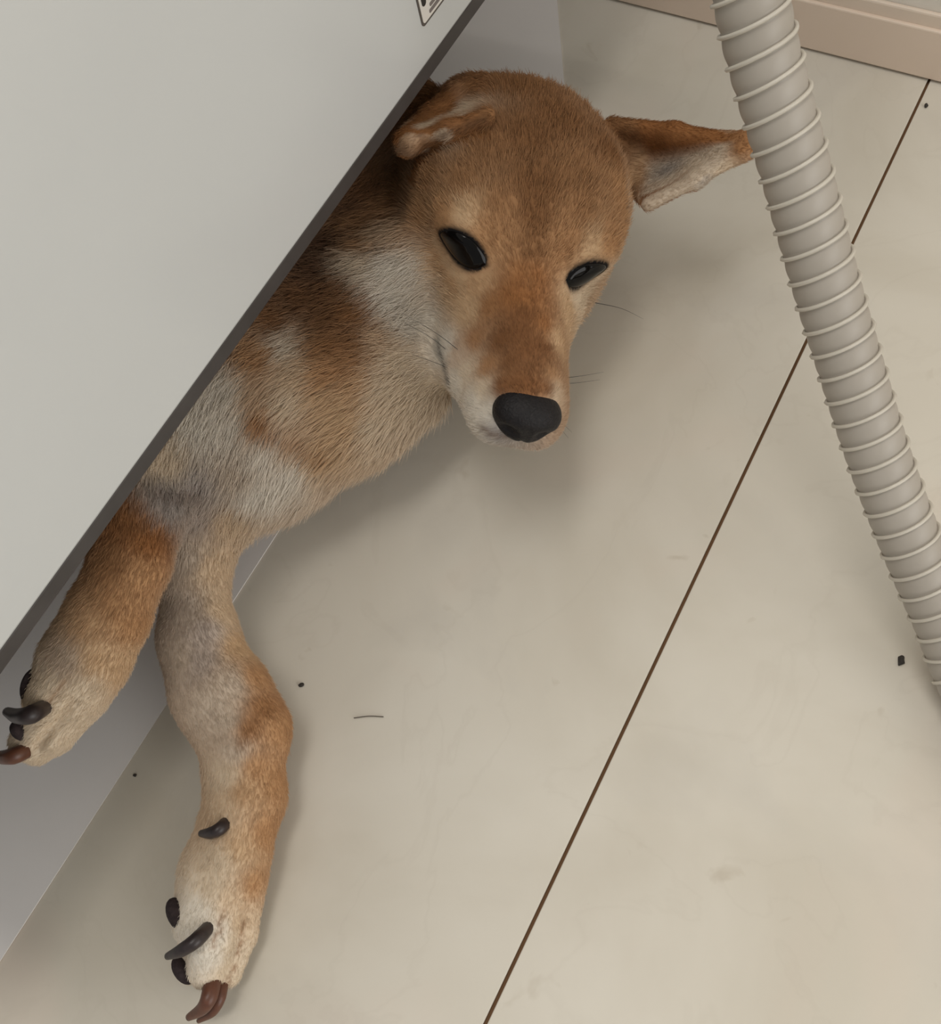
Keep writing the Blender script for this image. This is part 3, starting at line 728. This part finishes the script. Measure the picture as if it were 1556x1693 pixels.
# clumping: strands of one small lock lean the same way
cell = np.floor(rp/0.0035).astype(np.int64); hsh = (cell[:, 0]*73856093 ^ cell[:, 1]*19349663 ^ cell[:, 2]*83492791) % 4096
lock = rng.normal(size=(4096, 3))
jit = rng.normal(size=(NS, 3))*0.13 + lock[hsh]*np.where(rl < 0.0055, 0.03, 0.07)[:, None]
L_ = rl*(0.7 + 0.6*rng.random(NS))
lift = np.where(rl < 0.0045, 0.34, 0.42)[:, None]
dir0 = rn*lift + rf*(1 - lift) + jit; dir0 /= np.linalg.norm(dir0, axis=1)[:, None]
dir1 = rn*0.12 + rf*0.95 + jit*1.1 + np.array([0, 0, -0.10]); dir1 /= np.linalg.norm(dir1, axis=1)[:, None]
KP = 4; pos = np.zeros((NS, KP, 3)); pos[:, 0] = rp - rn*0.0003
for k in range(1, KP):
    t = (k-0.5)/(KP-1); pos[:, k] = pos[:, k-1] + (dir0*(1-t) + dir1*t)*(L_/(KP-1))[:, None]
pos[:, :, 2] = np.maximum(pos[:, :, 2], np.where(pos[:, :, 0] < BX, 0.0020, 0.0006))
pos[:, :, 2] = np.where((pos[:, :, 0] < XF + 0.004), np.minimum(pos[:, :, 2], HB - 0.0008), pos[:, :, 2])
cu = bpy.data.hair_curves.new('fur'); cu.add_curves([KP]*NS)
cu.points.foreach_set('position', pos.astype(np.float32).ravel())
rad = np.array([0.00011, 0.00010, 0.000075, 0.00002])[None]*np.where(rl < 0.0045, 0.75, 1.0)[:, None]
cu.points.foreach_set('radius', rad.astype(np.float32).ravel())
v_ = (1 + rng.normal(size=(NS, 1))*0.08)
tan_w = np.clip((rc[:, :1]/np.maximum(rc[:, 2:3], 1e-3) - 1.8)/3, 0, 1)   # dark guard hairs only in the tan coat
rh = ((rp - HT)/HS) @ HM
crown = ((rh[:, 1] < 0.0) & (rh[:, 1] > -0.07) & (rh[:, 2] > 0.006) & (np.abs(rh[:, 0]) < 0.05))[:, None]
guard = (rng.random((NS, 1)) < np.where(crown, 0.16, 0.035))*tan_w
hc = np.clip(rc*v_*(1 - 0.55*guard), 0.004, 0.9)
at = cu.attributes.new('coat', 'FLOAT_COLOR', 'CURVE')
at.data.foreach_set('color', np.concatenate([hc, np.ones((NS, 1))], 1).astype(np.float32).ravel())
cu.materials.append(coat_mat('coat_fur', 0.65))
fur = bpy.data.objects.new('fur', cu); col.objects.link(fur); dpart(fur); fur['kind'] = 'stuff'

# --- nose
M_NOSE = noise_mat('nose_leather', (0.007, 0.006, 0.007), (0.012, 0.010, 0.011), 500, 0.55, 0.5, 900, 0.3)
bm = bmesh.new(); bmesh.ops.create_uvsphere(bm, u_segments=40, v_segments=28, radius=1.0)
for v in bm.verts:
    x, y, z = v.co
    # broad flat top, narrower rounded underside
    w = 1.04 + 0.04*z - (0.06*z*z if z < 0 else 0.05*z*z)
    q = np.array([x*0.0145*w, y*0.0120, z*0.0128*(1.0 if z < 0 else 0.85)])
    for sx in (1, -1):      # nostrils: comma-shaped hollows on the lower front
        d = math.hypot((q[0] - sx*0.0075)/0.0042, (q[2] + 0.0045)/0.0030)
        if y > 0: q[1] -= 0.0045*math.exp(-d*d)
    if y > 0: q[1] -= 0.0012*math.exp(-(q[0]/0.0012)**2)*(1 if z < 0.1 else 0.3)
    v.co = Vector((NOSE + HS*(HM @ q)).tolist())
dpart(bm_obj('nose', bm, M_NOSE, None, True))['label'] = 'black leathery nose'

# --- eyes
M_EYE = mat('dark_eye', (0.004, 0.0035, 0.0035), 0.07, 0.2, 0.0)
for e in eyes:
    near = (np.linalg.norm(V - e['c'], axis=1) < 0.03) & (N @ e['n'] > 0.25)
    Yn = V[near] - e['c']; na, nb, nh = Yn @ e['L'], Yn @ e['s'], Yn @ e['n']
    NR, NA = 9, 56; Ve = []; Fe = []
    for k in range(NR + 1):
        fr_ = k/NR
        for j in range(NA):
            ph = 2*math.pi*j/NA; a_ = e['half']*math.cos(ph); b_ = float(lid(e, a_))*(1 if math.sin(ph) >= 0 else -1)
            a_ *= fr_; b_ *= fr_
            w = np.exp(-((na - a_)**2 + (nb - b_)**2)/(2*0.0022**2)) + 1e-12
            h_ = (w*nh).sum()/w.sum()
            lift_ = 0.0004 + 0.0030*(1 - fr_**2) if k < NR else -0.0012
            Ve.append(e['c'] + e['L']*a_ + e['s']*b_ + e['n']*(h_ + lift_))
    for k in range(NR):
        for j in range(NA): Fe.append((k*NA+j, k*NA+(j+1) % NA, (k+1)*NA+(j+1) % NA, (k+1)*NA+j))
    o = mesh_obj('eye', Ve, Fe, M_EYE, None, True)
    bm = bmesh.new(); bm.from_mesh(o.data); bmesh.ops.remove_doubles(bm, verts=bm.verts[:], dist=1e-6); bmesh.ops.recalc_face_normals(bm, faces=bm.faces[:]); bm.to_mesh(o.data); bm.free()
    o.data.shade_smooth()
    dpart(o)['label'] = 'glossy dark eye'

# --- whiskers
M_WHISK = mat('whisker', (0.05, 0.045, 0.04), 0.5)
def whisker(p0, mid, end, r=0.00022):
    pts = spline([p0, mid, end], 7); n = len(pts)
    Vw, Fw = tube(pts, [r*(1 - 0.8*i/(n-1)) for i in range(n)], 5)
    dpart(mesh_obj('whisker', Vw, Fw, M_WHISK))
for (a, m_, b) in (((0.022, 0.040, -0.030), (0.036, 0.032, -0.026), (0.052, 0.020, -0.026)), ((0.023, 0.036, -0.036), (0.038, 0.026, -0.032), (0.054, 0.012, -0.034)), ((0.021, 0.044, -0.036), (0.036, 0.036, -0.038), (0.050, 0.022, -0.044)),
                   ((-0.019, 0.046, -0.028), (-0.028, 0.047, -0.024), (-0.040, 0.043, -0.022)), ((-0.020, 0.042, -0.034), (-0.030, 0.041, -0.032), (-0.043, 0.036, -0.031)), ((-0.016, 0.056, -0.040), (-0.022, 0.060, -0.043), (-0.029, 0.062, -0.048)), ((-0.017, 0.052, -0.040), (-0.024, 0.055, -0.044), (-0.032, 0.056, -0.049)),
                   ((-0.040, 0.000, -0.012), (-0.052, 0.004, -0.010), (-0.064, 0.006, -0.012))):
    whisker(hl(*a), hl(*m_), hl(*b))

# --- claws and pads
M_CLAW = noise_mat('dark_claw', (0.022, 0.015, 0.016), (0.035, 0.024, 0.024), 300, 0.4)
M_CLAWB = noise_mat('brown_claw', (0.13, 0.048, 0.026), (0.10, 0.038, 0.022), 300, 0.4)
M_PAD = noise_mat('dark_pad', (0.030, 0.022, 0.023), (0.045, 0.033, 0.034), 500, 0.9, 0.5, 700, 0.2)
def claw(spec, m, name='claw'):
    q = [S(*s) for s in spec]; pts = spline([a for a, _ in q], 6)
    rr = np.interp(np.linspace(0, len(q)-1, len(pts)), range(len(q)), [r for _, r in q])
    Vc, Fc = tube(pts, rr, 12); return dpart(mesh_obj(name, Vc, Fc, m, None, True))
def pad(px, py, z, a, b, h_, ang, name='paw_pad'):
    c, ra = S(px, py, z, a); rb = ra*b/a
    bm = bmesh.new(); bmesh.ops.create_uvsphere(bm, u_segments=20, v_segments=14, radius=1.0)
    ca_, sa_ = math.cos(ang), math.sin(ang)
    ex = P(px + 10*ca_, py + 10*sa_, z) - c; ex /= np.linalg.norm(ex); ez = np.array([0, 0, 1.0]); ey = np.cross(ez, ex)
    for v in bm.verts: v.co = Vector((c + ex*v.co.x*ra + ey*v.co.y*rb + ez*v.co.z*h_).tolist())
    return dpart(bm_obj(name, bm, M_PAD, None, True))
claw([(351, 1526, 0.029, 11), (326, 1553, 0.041, 13), (300, 1571, 0.040, 11), (277, 1581, 0.035, 6)], M_CLAW)
claw([(353, 1612, 0.018, 15), (346, 1648, 0.024, 14), (334, 1668, 0.021, 11), (312, 1682, 0.016, 6)], M_CLAWB)
claw([(370, 1610, 0.012, 10), (363, 1648, 0.017, 11), (351, 1672, 0.015, 9), (328, 1688, 0.011, 4)], M_CLAWB)
claw([(384, 1346, 0.028, 9), (366, 1368, 0.041, 11), (349, 1377, 0.040, 10), (333, 1378, 0.035, 6)], M_CLAW)
pad(298, 1514, 0.029, 33, 17, 0.008, math.radians(62))
pad(303, 1604, 0.018, 26, 14, 0.006, math.radians(58))
pad(307, 1442, 0.019, 16, 9, 0.006, math.radians(-60))
pad(349, 1300, 0.020, 14, 9, 0.006, math.radians(80))
claw([(78, 1167, 0.086, 13), (52, 1181, 0.099, 16), (30, 1184, 0.096, 13), (12, 1177, 0.090, 8)], M_CLAW)
claw([(44, 1241, 0.072, 13), (22, 1250, 0.076, 14), (2, 1252, 0.073, 11), (-14, 1249, 0.068, 6)], M_CLAWB)
pad(53, 1134, 0.086, 30, 11, 0.007, math.radians(-72))
pad(36, 1208, 0.077, 18, 14, 0.007, math.radians(70))
pad(78, 1076, 0.080, 16, 8, 0.006, math.radians(-60))
